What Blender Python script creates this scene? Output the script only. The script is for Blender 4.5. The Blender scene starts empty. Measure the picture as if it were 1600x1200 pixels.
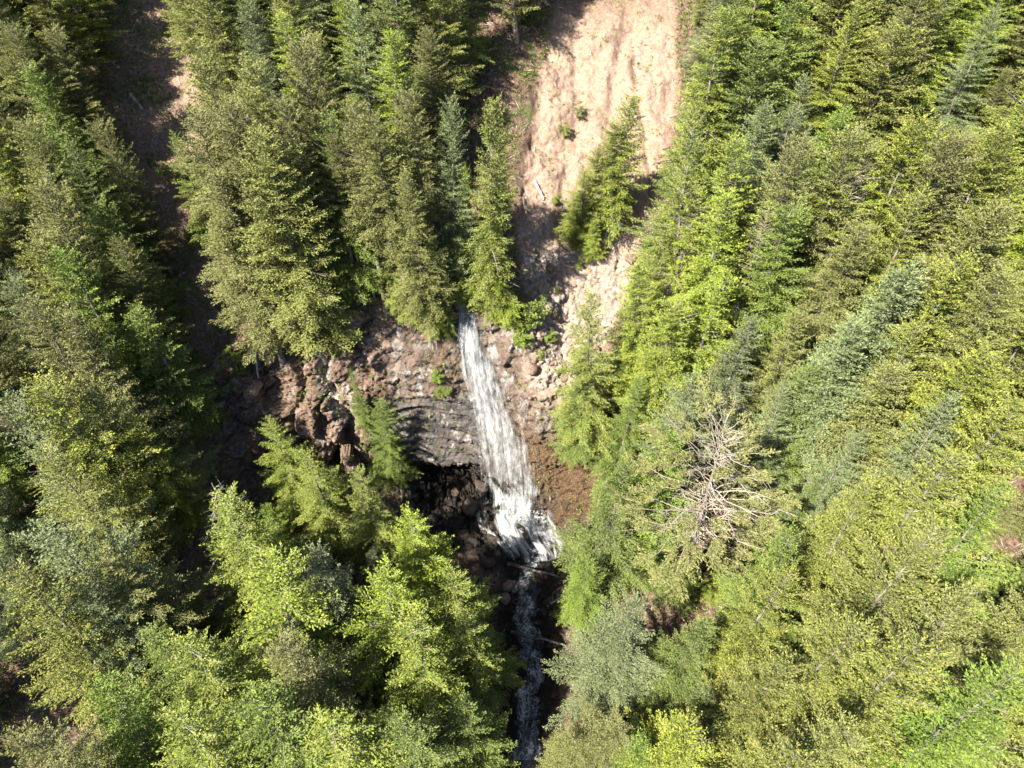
import bpy, math, random
import numpy as np
from mathutils import Vector, Matrix
from mathutils.bvhtree import BVHTree

# ------------------------------------------------------------------ camera
sc = bpy.context.scene
CAM_H = 75.0
F = 1066.0                       # focal length in pixels of a 1600 wide frame
PITCH = math.radians(45)
cam_d = bpy.data.cameras.new("camera")
cam = bpy.data.objects.new("camera", cam_d)
sc.collection.objects.link(cam)
cam.location = (0, 0, CAM_H)
cam.rotation_euler = (math.pi/2 - PITCH, 0, 0)
cam_d.sensor_width = 36.0
cam_d.lens = 36.0*F/1600.0
cam_d.clip_end = 3000
sc.camera = cam

# ------------------------------------------------------------------ light
SUN_DIR = Vector((-0.49, -0.45, 0.71)).normalized()      # towards the sun
sun_el = math.asin(SUN_DIR.z)
sun_az = math.atan2(SUN_DIR.x, SUN_DIR.y)
w = bpy.data.worlds.new("World"); sc.world = w; w.use_nodes = True
nt = w.node_tree
sky = nt.nodes.new('ShaderNodeTexSky'); sky.sky_type = 'NISHITA'; sky.sun_disc = False
sky.sun_elevation = sun_el; sky.sun_rotation = sun_az
bg = nt.nodes['Background']; bg.inputs[1].default_value = 0.05
nt.links.new(sky.outputs[0], bg.inputs[0])
sl = bpy.data.lights.new("sun", 'SUN'); sl.energy = 5.0; sl.angle = math.radians(0.53)
sl.color = (1.0, 0.92, 0.78)
so = bpy.data.objects.new("sun", sl); sc.collection.objects.link(so)
so.location = SUN_DIR*300
so.rotation_euler = (-SUN_DIR).to_track_quat('-Z', 'Y').to_euler()
sc.view_settings.view_transform = 'Standard'
sc.view_settings.look = 'None'
sc.view_settings.gamma = 1
sc.view_settings.exposure = 2.17
sc.cycles.max_bounces = 6
sc.cycles.transparent_max_bounces = 24
sc.cycles.diffuse_bounces = 2
sc.cycles.transmission_bounces = 4
sc.cycles.use_denoising = True

rng = np.random.default_rng(11)
random.seed(11)
COL = sc.collection

# ------------------------------------------------------------------ noise
_perm = np.random.default_rng(3).permutation(512)
_perm = np.concatenate([_perm, _perm, _perm])
_grad = np.random.default_rng(4).normal(size=(512, 3)); _grad /= np.linalg.norm(_grad, axis=1)[:, None]
def perlin(p):
    p = np.asarray(p, float); i = np.floor(p).astype(int); f = p-i
    u = f*f*f*(f*(f*6-15)+10); i &= 511
    out = 0
    for dx in (0, 1):
        for dy in (0, 1):
            for dz in (0, 1):
                h = _perm[_perm[_perm[(i[:, 0]+dx) & 511]+((i[:, 1]+dy) & 511)]+((i[:, 2]+dz) & 511)]
                g = _grad[h]
                d = g[:, 0]*(f[:, 0]-dx)+g[:, 1]*(f[:, 1]-dy)+g[:, 2]*(f[:, 2]-dz)
                wx = u[:, 0] if dx else 1-u[:, 0]
                wy = u[:, 1] if dy else 1-u[:, 1]
                wz = u[:, 2] if dz else 1-u[:, 2]
                out = out+d*wx*wy*wz
    return out
def fbm(p, octs=4, gain=.5, ridged=False):
    a = 1; s = 0; q = np.array(p, float)
    for k in range(octs):
        n = perlin(q+k*17.3)
        s = s+a*((1-2.2*np.abs(n)) if ridged else n)
        a *= gain; q = q*2.03
    return s
def worley(p):
    p = np.asarray(p, float); i = np.floor(p).astype(int)
    d1 = np.full(len(p), 9.); d2 = np.full(len(p), 9.); idv = np.zeros(len(p)); fac = np.zeros(len(p))
    for dx in (-1, 0, 1):
        for dy in (-1, 0, 1):
            for dz in (-1, 0, 1):
                c = i+np.array([dx, dy, dz]); cc = c & 511
                h = _perm[_perm[_perm[cc[:, 0]]+cc[:, 1]]+cc[:, 2]]
                o = (_grad[h]*.5+.5)
                d = np.linalg.norm(c+o-p, axis=1)
                near = d < d1
                d2 = np.where(near, d1, np.minimum(d2, d))
                idv = np.where(near, (h % 97)/97., idv)
                fac = np.where(near, ((p-c-o)*_grad[(h*7) % 512]).sum(1), fac)
                d1 = np.where(near, d, d1)
    worley.facet = fac
    return d1, d2, idv
def sstep(a, b, x):
    t = np.clip((x-a)/(b-a), 0, 1); return t*t*(3-2*t)

# ------------------------------------------------------------------ terrain
# profile columns: world x -> twelve (forward distance y, height z) points, from behind the camera to the far hill
TC = {
-130: [(-60,25),(0,25),(30,28),(42,31),(46,33),(50,35),(54,37),(60,40),(68,44),(85,54),(120,76),(230,140)],
-80: [(-60,15),(0,17),(30,19),(42,23),(46,24.5),(50,26),(54,28),(60,31),(68,36),(85,46),(120,68),(230,130)],
-55: [(-60,10),(0,12),(30,14),(42,17),(46,19),(50,20.5),(54,22.5),(60,26),(68,31),(85,42),(120,63),(230,125)],
-42: [(-60,6),(0,8),(30,10),(42,13),(46,14),(50,16),(54,18.5),(60,22),(68,27),(85,39),(120,61),(230,122)],
-34: [(-60,4),(0,6),(30,8),(42,10.5),(46,12),(50,14),(54,17.5),(60,22.5),(68,28.5),(85,41),(120,62),(230,122)],
-29: [(-60,3),(0,5),(30,6.5),(44,8.5),(50,10),(53,14),(56,19),(60,24.6),(68,30.5),(85,42),(120,62),(230,122)],
-20: [(-60,1),(0,3),(30,4),(44,5.5),(52,7),(53.5,13),(56,19.5),(59.6,25.5),(68,31),(85,42),(120,62),(230,122)],
-14: [(-60,0),(0,1),(30,2.2),(42,2.6),(54.8,4.5),(53.6,8.5),(55.2,16),(59,25),(68,31),(85,42),(120,62),(230,122)],
-9: [(-60,-1),(0,0),(30,1),(42,1.2),(59,3),(53.6,7.6),(55.4,16.5),(59.5,25.5),(68,31.5),(85,43),(120,63),(230,123)],
-5: [(-60,-2),(0,-1),(30,.2),(42,.6),(57,3),(53.6,7.8),(56.2,17),(60,26.4),(68,30.5),(85,41.5),(120,62),(230,122)],
-1: [(-60,-3),(0,-2),(30,-.8),(42,0),(52,2.5),(52.6,8),(55,16),(59,24.8),(68,31),(85,42.5),(120,62),(230,122)],
4: [(-60,-3),(0,-2.4),(30,-1),(41.5,-.3),(46.5,2.2),(50,7.4),(53,14),(56.5,21),(66,28),(85,41),(120,61),(230,122)],
8: [(-60,-1),(0,-.5),(30,.8),(43,1.8),(46.5,5),(50,9.4),(53,14.5),(56.5,20),(66,27),(85,40),(120,60),(230,122)],
13: [(-60,1),(0,2),(30,3.5),(42,5),(46,8),(50,12),(53,15.5),(57,20.6),(66,27.5),(85,40.5),(120,60),(230,122)],
20: [(-60,3),(0,4),(30,6),(42,8),(46,11),(50,14),(53,17),(57,21.5),(66,28),(85,41),(120,61),(230,122)],
35: [(-60,6),(0,7),(30,9),(42,12),(46,14.5),(50,17),(54,20),(60,24),(68,29.5),(85,41.5),(120,62),(230,122)],
60: [(-60,9),(0,10),(30,12),(42,16),(46,18),(50,20.5),(54,23),(60,27),(68,32),(85,43),(120,64),(230,124)],
90: [(-60,13),(0,14),(30,17),(42,20),(46,22),(50,24),(54,26.5),(60,30),(68,35),(85,46),(120,67),(230,127)],
130: [(-60,19),(0,21),(30,25),(42,28),(46,30),(50,32),(54,34),(60,38),(68,43),(85,53),(120,75),(230,136)]}
tx = np.array(sorted(TC)); tyz = np.array([TC[k] for k in sorted(TC)], float)      # [col,row,2]
def pchip(xk, yk, x):
    """monotone cubic interpolation along axis 0"""
    h = np.diff(xk); d = np.diff(yk, axis=0)/h.reshape(-1, *([1]*(yk.ndim-1)))
    m = np.zeros_like(yk); same = d[1:]*d[:-1] > 0
    hm = np.where(same, 2*d[1:]*d[:-1]/np.where(same, d[1:]+d[:-1], 1), 0)
    m[1:-1] = hm; m[0] = d[0]; m[-1] = d[-1]
    i = np.clip(np.searchsorted(xk, x)-1, 0, len(xk)-2)
    H = h[i]; t = (x-xk[i])/H
    sh = (-1,)+(1,)*(yk.ndim-1)
    t = t.reshape(sh); H = H.reshape(sh)
    return (2*t**3-3*t**2+1)*yk[i]+(t**3-2*t**2+t)*H*m[i]+(-2*t**3+3*t**2)*yk[i+1]+(t**3-t**2)*H*m[i+1]
def seg(a, b, n): return np.linspace(a, b, n, endpoint=False)
XS = np.concatenate([seg(-130, -60, 60), seg(-60, -36, 60), seg(-36, 22, 460), seg(22, 60, 80), np.linspace(60, 130, 60)])
RS = np.concatenate([seg(0, 1, 12), seg(1, 2, 30), seg(2, 3, 70), seg(3, 7, 270), seg(7, 8, 70), seg(8, 9, 140), seg(9, 10, 190), np.linspace(10, 11, 50)])
nx, nr = len(XS), len(RS)
cols = pchip(tx, tyz, XS)                                   # [nx,12,2]
surf = pchip(np.arange(12.), np.swapaxes(cols, 0, 1), RS)   # [nr,nx,2]
X = np.broadcast_to(XS, (nr, nx)); Y = surf[..., 0]; Z = surf[..., 1]
P = np.stack([X, Y, Z], -1)
def normals(P):
    du = np.gradient(P, axis=1); dv = np.gradient(P, axis=0)
    n = np.cross(du, dv); n /= np.linalg.norm(n, axis=-1)[..., None]+1e-9
    return n
N0 = normals(P)
flat = P.reshape(-1, 3)
slope = N0[..., 2].reshape(-1)                              # 1 flat, 0 vertical
rr = np.broadcast_to(RS[:, None], (nr, nx)).reshape(-1)
x_, y_, z_ = flat.T
wob = fbm(flat*.09, 3)*6
# where bare rock shows (world plan positions)
cliff = sstep(2.9, 3.7, rr)*(1-sstep(6.9, 7.5, rr+wob*.06))*sstep(-37, -31, x_+wob*.3)*(1-sstep(9, 15, x_+wob*.3))
scar_l = np.interp(y_, [50, 57, 60, 64, 70, 76, 84, 96, 120], [-1, .5, 1.6, .6, 0, .5, 2.5, 5, 9])
scar_r = np.interp(y_, [50, 57, 60, 64, 70, 76, 84, 96, 120], [9, 9.5, 12, 14, 16.5, 19, 20, 21, 22])
scar = sstep(0, 1.6, x_-scar_l+wob*.25)*(1-sstep(-.8, .8, x_-scar_r+wob*.2))*sstep(6.2, 6.9, rr)*(1-sstep(90, 104, y_))
# displacement
blk1, blk1b, bid = worley(flat*np.array([.34, .34, .30])+fbm(flat*.3, 2)[:, None]*.5)
fc1 = worley.facet
blk2, blk2b, bid2 = worley(flat*np.array([.95, .95, 1.2])+fbm(flat*.8, 2)[:, None]*.5); fc2 = worley.facet
_b3, _b3b, bid3 = worley(flat*np.array([2.6, 2.6, 3.4])+fbm(flat*2, 2)[:, None]*.5); fc3 = worley.facet
crack = sstep(0, .13, blk1b-blk1)
strata = np.sin((z_*1.0+x_*.32+fbm(flat*.25, 2)*2.0)*3.1)
left = 1-sstep(-17, -13, x_+wob*.2)
sw = z_*1.0+x_*.20+1.3*np.sin(x_*.28+1)+fbm(flat*.2, 2)*1.6
strata2 = np.abs(((sw*.62) % 1)-.35)*1.6-.4+.08*np.sin(sw*9.0)+.18*fc2
chim = -1.8*np.exp(-((x_-(-20.6+1.2*np.sin(z_*.55)))/.7)**2)-1.2*np.exp(-((x_-(-25.0+1.0*np.sin(z_*.7+1)))/.5)**2)
rockl = 1.9*(bid-.4)+1.7*fc1+(sstep(0, .05, blk1b-blk1)-1)*.5+(bid2-.5)*.28+.45*fc2+(bid3-.5)*.12+.3*fc3+chim
smo = sstep(-2, 0, x_)                          # the rock right of the fall is smooth and water worn
slab = sstep(4.6, 4.9, rr)*(1-sstep(6.0, 6.3, rr))
rockr = (1-smo)*((.5*fc1+.3*fc2+.14*fc3)*(1-.75*slab)+.22*strata*(1-slab)+.75*strata2*slab)+smo*(.45*fbm(np.stack([x_*.5+z_*.3, z_*.22, y_*.2], -1), 4, ridged=True)+.75*fc1+.30*fc2+.16*fc3+.35*strata2*sstep(5.4, 5.9, rr)+.25*fbm(flat*1.1, 3))
rockd = rockl*left+rockr*(1-left)+.35*fbm(flat*.5, 4, ridged=True)*left-.3+.12*fbm(flat*2.2, 4)+.10*fbm(flat*np.array([6, 6, 1.6]), 3)
gull = fbm(np.stack([x_*.55+y_*.12, y_*.10, z_*.1], -1), 4, ridged=True)
ledge = 1-sstep(62, 76, y_+wob*.5)
scard = .5*ledge*(bid-.4)+.9*ledge*fc1+.25*ledge*fc2+.55*strata2*ledge+.25*ledge*fc3+.06*fc3+.6*(1-ledge)*(-.7*np.exp(-((x_-(12.5+.9*np.sin(y_*.21)+.07*(y_-75)))/.7)**2)-.6*np.exp(-((x_-(16.2+.8*np.sin(y_*.17+2)))/.5)**2)-.5*np.exp(-((x_-(6.5+.12*(y_-75)+.7*np.sin(y_*.25)))/.6)**2))+1.3*(1-ledge)*fbm(flat*.28, 4)+.14*(1-ledge)*fbm(flat*1.3, 4)+.08*fbm(flat*1.2, 4)-.3+.10*(bid2-.5)*ledge
soild = .55*fbm(flat*.22, 4)+.14*fbm(flat*1.1, 3)
# small stream bed cut above the lip and in the valley floor
lipx = np.interp(y_, [59, 64, 72, 90], [-5.0, -6.8, -7.5, -8])
bed = -1.6*np.exp(-((x_-lipx)/1.5)**2)*sstep(6.5, 7.0, rr)*(1-sstep(85, 95, y_))
sx = np.interp(y_, [-60, 0, 26, 31, 36, 42, 45], [4, 3, 1.6, 1.9, 1.5, 2.2, 3.4])
bed2 = -1.0*np.exp(-((x_-sx)/2.4)**2)*(1-sstep(3.4, 4.2, rr))
flr = (1-sstep(3.0, 4.6, rr))*sstep(-14, -8, x_)*(1-sstep(8, 13, x_))*sstep(15, 25, y_)
fld = .75*(bid2-.45)*sstep(.05, .25, blk2b-blk2)+.25*fbm(flat*.9, 3)
under = sstep(2.8, 3.3, rr)*(1-sstep(4.3, 4.9, rr))*sstep(-16, -11, x_)*(1-sstep(2, 5, x_))
rockd = rockd*(1-.6*under)+under*(.9*(bid2-.5)+.9*fc2+.25*(bid3-.5)+.5*fc3+.3*fbm(flat*1.3, 4, ridged=True))
D = cliff*rockd+(1-cliff)*(scar*scard+(1-scar)*((1-flr)*soild+flr*fld))+bed+bed2
P = P+N0*D.reshape(nr, nx, 1)
co = P.reshape(-1, 3).astype(np.float32)
idx = np.arange(nr*nx).reshape(nr, nx)
quads = np.stack([idx[:-1, :-1], idx[:-1, 1:], idx[1:, 1:], idx[1:, :-1]], -1).reshape(-1, 4)

def mesh_from(name, co, faces, mat, smooth=False, attrs=None):
    me = bpy.data.meshes.new(name)
    faces = np.asarray(faces, np.int32); k = faces.shape[1]
    me.vertices.add(len(co)); me.vertices.foreach_set('co', np.asarray(co, np.float32).ravel())
    me.loops.add(faces.size); me.loops.foreach_set('vertex_index', faces.ravel())
    me.polygons.add(len(faces)); me.polygons.foreach_set('loop_start', np.arange(0, faces.size, k, dtype=np.int32))
    me.polygons.foreach_set('use_smooth', np.full(len(faces), smooth))
    for an, (dom, arr) in (attrs or {}).items():
        if arr.ndim == 1:
            a = me.attributes.new(an, 'FLOAT', dom); a.data.foreach_set('value', arr.astype(np.float32))
        else:
            a = me.attributes.new(an, 'FLOAT_VECTOR', dom); a.data.foreach_set('vector', arr.astype(np.float32).ravel())
    if mat: me.materials.append(mat)
    me.update(calc_edges=True)
    return me
def link(name, data, parent=None, **props):
    o = bpy.data.objects.new(name, data); COL.objects.link(o)
    if parent: o.parent = parent
    for k, v in props.items(): o[k] = v
    return o

# ------------------------------------------------------------------ materials
class NT:
    def __init__(s, name):
        s.m = bpy.data.materials.new(name); s.m.use_nodes = True
        s.n = s.m.node_tree.nodes; s.l = s.m.node_tree.links; s.n.clear()
        s.out = s.n.new('ShaderNodeOutputMaterial')
    def set(s, sock, v):
        if isinstance(v, bpy.types.NodeSocket): s.l.new(v, sock)
        elif v is not None:
            if hasattr(sock.default_value, '__len__') and not hasattr(v, '__len__'): v = (v,)*len(sock.default_value)
            if hasattr(sock.default_value, '__len__') and len(sock.default_value) == 4 and len(v) == 3: v = (*v, 1)
            sock.default_value = v
    def attr(s, name, out='Fac'):
        a = s.n.new('ShaderNodeAttribute'); a.attribute_name = name; return a.outputs[out]
    def obj(s):
        return s.n.new('ShaderNodeTexCoord').outputs['Object']
    def mapping(s, vec, scale):
        m = s.n.new('ShaderNodeMapping'); s.set(m.inputs['Vector'], vec); m.inputs['Scale'].default_value = scale; return m.outputs[0]
    def noise(s, vec, scale, detail=4, rough=.55, dist=0):
        t = s.n.new('ShaderNodeTexNoise'); s.set(t.inputs['Vector'], vec)
        t.inputs['Scale'].default_value = scale; t.inputs['Detail'].default_value = detail
        t.inputs['Roughness'].default_value = rough; t.inputs['Distortion'].default_value = dist
        return t.outputs['Fac']
    def vor(s, vec, scale, feature='F1', out='Distance'):
        t = s.n.new('ShaderNodeTexVoronoi'); s.set(t.inputs['Vector'], vec); t.feature = feature
        t.inputs['Scale'].default_value = scale; return t.outputs[out]
    def ramp(s, fac, stops, smooth=False):
        r = s.n.new('ShaderNodeValToRGB'); s.set(r.inputs[0], fac); e = r.color_ramp.elements
        if smooth: r.color_ramp.interpolation = 'EASE'
        while len(e) < len(stops): e.new(.5)
        for k, (p, c) in enumerate(stops):
            e[k].position = p; e[k].color = (*c, 1) if hasattr(c, '__len__') else (c, c, c, 1)
        return r.outputs[0]
    def mix(s, fac, a, b, mode='MIX'):
        m = s.n.new('ShaderNodeMix'); m.data_type = 'RGBA'; m.blend_type = mode
        s.set(m.inputs['Factor'], fac); s.set(m.inputs['A'] if False else m.inputs[6], a); s.set(m.inputs[7], b)
        return m.outputs[2]
    def math(s, op, a, b=None, clamp=False):
        m = s.n.new('ShaderNodeMath'); m.operation = op; m.use_clamp = clamp
        s.set(m.inputs[0], a)
        if b is not None: s.set(m.inputs[1], b)
        return m.outputs[0]
    def bump(s, h, strength, dist):
        b = s.n.new('ShaderNodeBump'); b.inputs['Strength'].default_value = strength; b.inputs['Distance'].default_value = dist
        s.set(b.inputs['Height'], h); return b.outputs[0]
    def principled(s, color, rough=.8, normal=None, spec=.3):
        p = s.n.new('ShaderNodeBsdfPrincipled'); s.set(p.inputs['Base Color'], color); s.set(p.inputs['Roughness'], rough)
        p.inputs['Specular IOR Level'].default_value = spec
        if normal is not None: s.set(p.inputs['Normal'], normal)
        return p.outputs[0]
    def done(s, sh): s.l.new(sh, s.out.inputs['Surface']); return s.m

def terrain_mat():
    t = NT('terrain'); o = t.obj()
    n1 = t.noise(o, .35, 6, .6); n2 = t.noise(o, 2.5, 6, .65); n3 = t.noise(o, 9, 5, .7); n4 = t.noise(o, .9, 5, .6, 1.2)
    soil = t.ramp(n2, [(.30, (.030, .018, .013)), (.48, (.080, .048, .034)), (.60, (.14, .092, .066)), (.72, (.24, .18, .135))])
    soil = t.mix(t.ramp(n1, [(.52, 0), (.66, 1)]), soil, t.ramp(n3, [(.35, (.03, .04, .012)), (.7, (.10, .12, .035))]))
    soil = t.mix(t.math('MULTIPLY', t.attr('dirt'), .85), soil, t.ramp(t.math('ADD', t.math('MULTIPLY', n2, .5), t.math('MULTIPLY', n3, .5)), [(.36, (.075, .046, .034)), (.48, (.18, .118, .088)), (.58, (.27, .19, .145)), (.7, (.38, .30, .24))]))
    tw = t.vor(t.mapping(o, (3.0, .9, 2)), 2.2, 'DISTANCE_TO_EDGE')
    soil = t.mix(t.ramp(tw, [(.0, .35), (.03, 0)]), soil, (.30, .26, .22))
    st = t.noise(t.mapping(o, (.35, .9, 3.2)), .9, 7, .68, .8)
    rb = t.ramp(t.math('ADD', t.math('MULTIPLY', n4, .55), t.math('MULTIPLY', n3, .45)), [(.36, (.040, .027, .021)), (.46, (.085, .058, .045)), (.54, (.135, .096, .076)), (.64, (.21, .175, .15))])
    rock = t.mix(.45, rb, t.ramp(st, [(.3, (.05, .034, .028)), (.5, (.10, .073, .06)), (.62, (.18, .15, .13)), (.75, (.17, .105, .055))]))
    grey = t.ramp(st, [(.3, (.022, .021, .022)), (.48, (.045, .043, .044)), (.62, (.10, .095, .095)), (.78, (.19, .18, .175))])
    rock = t.mix(t.ramp(t.noise(t.mapping(o, (1.2, 1.2, .5)), .55, 7, .72, .7), [(.54, 0), (.60, .85)]), rock, t.ramp(n3, [(.35, (.12, .112, .11)), (.65, (.26, .25, .245))]))
    rock = t.mix(t.ramp(t.noise(t.mapping(o, (1, 1, .35)), 1.7, 6, .75, .5), [(.34, .85), (.44, 0)]), rock, (.035, .026, .022))
    rock = t.mix(t.math('MULTIPLY', t.attr('warm'), .35), rock, t.mix(1.0, rock, (1.35, 1.0, .82), 'MULTIPLY'))
    rock = t.mix(t.math('MULTIPLY', t.attr('grey'), t.ramp(t.noise(o, .5, 5, .65), [(.36, .25), (.55, .95)])), rock, grey)
    rock = t.mix(t.math('MULTIPLY', t.attr('white'), t.ramp(n2, [(.48, 0), (.58, .9)])), rock, (.46, .47, .49))
    rock = t.mix(t.ramp(t.noise(o, .8, 5, .6, .5), [(.60, 0), (.70, .8)]), rock, t.ramp(n3, [(.3, (.05, .06, .015)), (.7, (.16, .15, .05))]))
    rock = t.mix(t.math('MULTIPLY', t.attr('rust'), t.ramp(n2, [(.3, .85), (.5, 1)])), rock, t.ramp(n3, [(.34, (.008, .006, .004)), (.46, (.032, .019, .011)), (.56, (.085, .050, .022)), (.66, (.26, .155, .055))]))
    sand = t.ramp(n4, [(.28, (.13, .075, .052)), (.42, (.235, .145, .105)), (.52, (.29, .21, .15)), (.62, (.19, .115, .072)), (.75, (.30, .235, .18))])
    sand = t.mix(t.ramp(n3, [(.40, .7), (.56, 0)]), sand, (.17, .11, .075))
    run = t.noise(t.mapping(o, (1.1, .16, .16)), 1.4, 6, .65, .6)
    sand = t.mix(t.ramp(t.noise(o, .22, 5, .6, .8), [(.44, .8), (.56, 0)]), sand, t.ramp(n3, [(.35, (.16, .095, .07)), (.65, (.30, .20, .155))]))
    sand = t.mix(t.ramp(t.noise(o, .7, 6, .7), [(.56, 0), (.66, .75)]), sand, t.ramp(n3, [(.35, (.14, .10, .07)), (.7, (.30, .25, .17))]))
    peb = t.vor(o, 5.0, 'F1', 'Color'); pd = t.vor(o, 5.0)
    sand = t.mix(t.math('MULTIPLY', t.ramp(pd, [(.25, .8), (.45, 0)]), t.ramp(n2, [(.45, 0), (.6, 1)])), sand, t.mix(.75, peb, (.25, .20, .165)))
    sand = t.mix(t.math('MULTIPLY', t.attr('pale'), t.ramp(st, [(.40, 0), (.56, 1)])), sand, t.ramp(n2, [(.35, (.13, .118, .108)), (.5, (.24, .21, .185)), (.65, (.33, .30, .27))]))
    wet = t.ramp(n2, [(.3, (.004, .0035, .003)), (.55, (.013, .0095, .007)), (.80, (.07, .042, .022))])  # wet rock and bed, taken near black to paint in the ravine's shade too
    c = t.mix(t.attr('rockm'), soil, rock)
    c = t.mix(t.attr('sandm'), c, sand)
    c = t.mix(t.attr('wetshade_m'), c, wet)
    h = t.math('ADD', t.math('MULTIPLY', n2, .6), t.math('MULTIPLY', n3, .35))
    h = t.math('ADD', h, t.math('MULTIPLY', t.noise(o, 28, 3, .7), .12))
    rough = t.math('SUBTRACT', .92, t.math('ADD', t.math('MULTIPLY', t.attr('wetshade_m'), .45), t.math('MULTIPLY', t.attr('rust'), .40)), True)
    return t.done(t.principled(c, rough, t.bump(h, .9, .35), .3))

wetshade_m = np.clip(flr*1.0, 0, 1)*(1-sstep(2.0, 5.5, np.abs(x_-sx)+wob*.2))
wetshade_m = np.clip(wetshade_m+.75*flr*sstep(2.9, 3.3, rr)+np.exp(-((x_-lipx)/1.7)**2)*sstep(6.6, 7.0, rr)*(1-sstep(80, 90, y_)), 0, 1)
wetshade_m = np.clip(wetshade_m+sstep(-15, -11, x_)*(1-sstep(2, 6, x_+wob*.4))*sstep(3.0, 3.4, rr)*(1-sstep(4.4, 5.1, rr+wob*.06)), 0, 1)*(1-sstep(9, 12, x_)*1.0)  # slope below the overhang: wet rock, with its shade put into the colour
grey_a = sstep(-16.5, -13.5, x_+wob*.15)*(1-sstep(-4, -1.5, x_))*sstep(4.7, 5.0, rr)*(1-sstep(5.95, 6.25, rr+wob*.03))
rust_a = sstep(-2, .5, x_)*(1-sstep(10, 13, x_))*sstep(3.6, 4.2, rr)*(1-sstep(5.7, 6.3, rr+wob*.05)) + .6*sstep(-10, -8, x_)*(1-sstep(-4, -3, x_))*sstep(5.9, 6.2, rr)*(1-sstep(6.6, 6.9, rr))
vein = np.abs(x_-(-20.6+1.2*np.sin(z_*.55)))
white_a = (np.exp(-(vein/.75)**2)*sstep(11, 13, z_)*(1-sstep(21, 23, z_)) + .55*sstep(.5, .65, fbm(flat*.5+9, 3)+.35)*sstep(-23, -16, x_))*cliff
chx = np.interp(y_, [20, 30, 40, 55, 70, 85, 100], [-41, -39, -35, -35, -39, -44, -47]); chw = np.interp(y_, [20, 40, 55, 85, 100], [4, 7, 9, 7, 6])
dirt_a = (1-sstep(.6, 1.1, np.abs(x_-chx+wob*.3)/chw))*(1-cliff)*sstep(18, 26, y_)
pale_a = scar*(.25+.75*(1-sstep(66, 74, y_+wob*.5)))
att = {'rockm': ('POINT', cliff), 'sandm': ('POINT', scar), 'wetshade_m': ('POINT', wetshade_m), 'grey': ('POINT', grey_a),
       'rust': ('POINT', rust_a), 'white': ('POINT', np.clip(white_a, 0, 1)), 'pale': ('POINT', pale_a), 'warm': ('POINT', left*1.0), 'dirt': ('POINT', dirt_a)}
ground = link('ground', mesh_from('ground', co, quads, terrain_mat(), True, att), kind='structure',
              label='steep forest floor, brown cliff and pale sandy slope', category='ground')
_gc = np.arange(0, nr, 2), np.arange(0, nx, 2)
bvh = BVHTree.FromPolygons([Vector(v) for v in co.tolist()], quads.tolist(), epsilon=0)

def ray(px, py):
    dx = (px-800)/F; dy = (600-py)/F
    s, c = math.sin(PITCH), math.cos(PITCH)
    return Vector((dx, c+dy*s, -s+dy*c)).normalized()
def cast(px, py, lift=0):
    """ground point under the picture point that lies `lift` metres above it"""
    return bvh.ray_cast(Vector((0, 0, CAM_H-lift)), ray(px, py), 400)[0]
def down(x, y, ztop=200):
    return bvh.ray_cast(Vector((x, y, ztop)), Vector((0, 0, -1)), 400)
def project(p):
    s, c = math.sin(PITCH), math.cos(PITCH)
    v = (p[0], p[1], p[2]-CAM_H)
    d = v[1]*c-v[2]*s; u = v[1]*s+v[2]*c
    if d <= 0: return (-9999, -9999)
    return (800+F*v[0]/d, 600-F*u/d)

# ------------------------------------------------------------------ trees
def leaf_mat(name, lo, mid, hi, tip, trans=.3):
    t = NT(name)
    r = t.attr('rnd')
    oi = t.n.new('ShaderNodeObjectInfo').outputs['Random']
    n = t.noise(t.obj(), .55, 3, .6)
    f = t.math('ADD', t.math('MULTIPLY', r, .55), t.math('MULTIPLY', n, .5))
    c = t.ramp(f, [(.15, lo), (.5, mid), (.85, hi)])
    c = t.mix(t.math('MULTIPLY', t.attr('tipf'), .6), c, tip)
    hs = t.n.new('ShaderNodeHueSaturation'); t.set(hs.inputs['Color'], c)
    t.set(hs.inputs['Hue'], t.math('ADD', .492, t.math('MULTIPLY', oi, .012)))
    t.set(hs.inputs['Value'], t.math('ADD', .84, t.math('MULTIPLY', oi, .34)))
    t.set(hs.inputs['Saturation'], t.math('ADD', .86, t.math('MULTIPLY', oi, .14)))
    c = hs.outputs[0]
    p = t.principled(c, .65, None, .15)
    tr = t.n.new('ShaderNodeBsdfTranslucent'); t.set(tr.inputs[0], c)
    mx = t.n.new('ShaderNodeMixShader'); mx.inputs[0].default_value = trans
    t.l.new(p, mx.inputs[1]); t.l.new(tr.outputs[0], mx.inputs[2])
    return t.done(mx.outputs[0])
def bark_mat(name, a, b, scale=5):
    t = NT(name); o = t.obj()
    n = t.noise(t.mapping(o, (1, 1, .22)), scale, 5, .7)
    n2 = t.noise(o, 1.1, 3)
    c = t.mix(t.ramp(n2, [(.42, 0), (.62, .6)]), t.ramp(n, [(.3, a), (.7, b)]), (.24, .23, .21))
    return t.done(t.principled(c, .9, t.bump(n, .8, .08), .2))
LM = {
 'fir':    leaf_mat('fir_needles', (.050, .062, .016), (.112, .130, .034), (.185, .195, .056), (.22, .22, .065), .12),
 'cedar':  leaf_mat('cedar_sprays', (.048, .078, .010), (.118, .165, .017), (.20, .245, .028), (.26, .28, .034), .12),
 'spruce': leaf_mat('spruce_needles', (.044, .066, .026), (.100, .138, .055), (.165, .200, .082), (.21, .24, .10), .12),
 'hemlock':leaf_mat('hemlock_needles', (.032, .060, .010), (.078, .128, .019), (.145, .195, .030), (.20, .24, .04), .12),
 'gold':   leaf_mat('golden_needles', (.040, .060, .012), (.110, .145, .022), (.195, .222, .033), (.31, .29, .038), .12),
 'maple':  leaf_mat('broad_leaves', (.045, .080, .012), (.095, .145, .018), (.155, .205, .024), (.20, .24, .03), .12),
}
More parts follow.
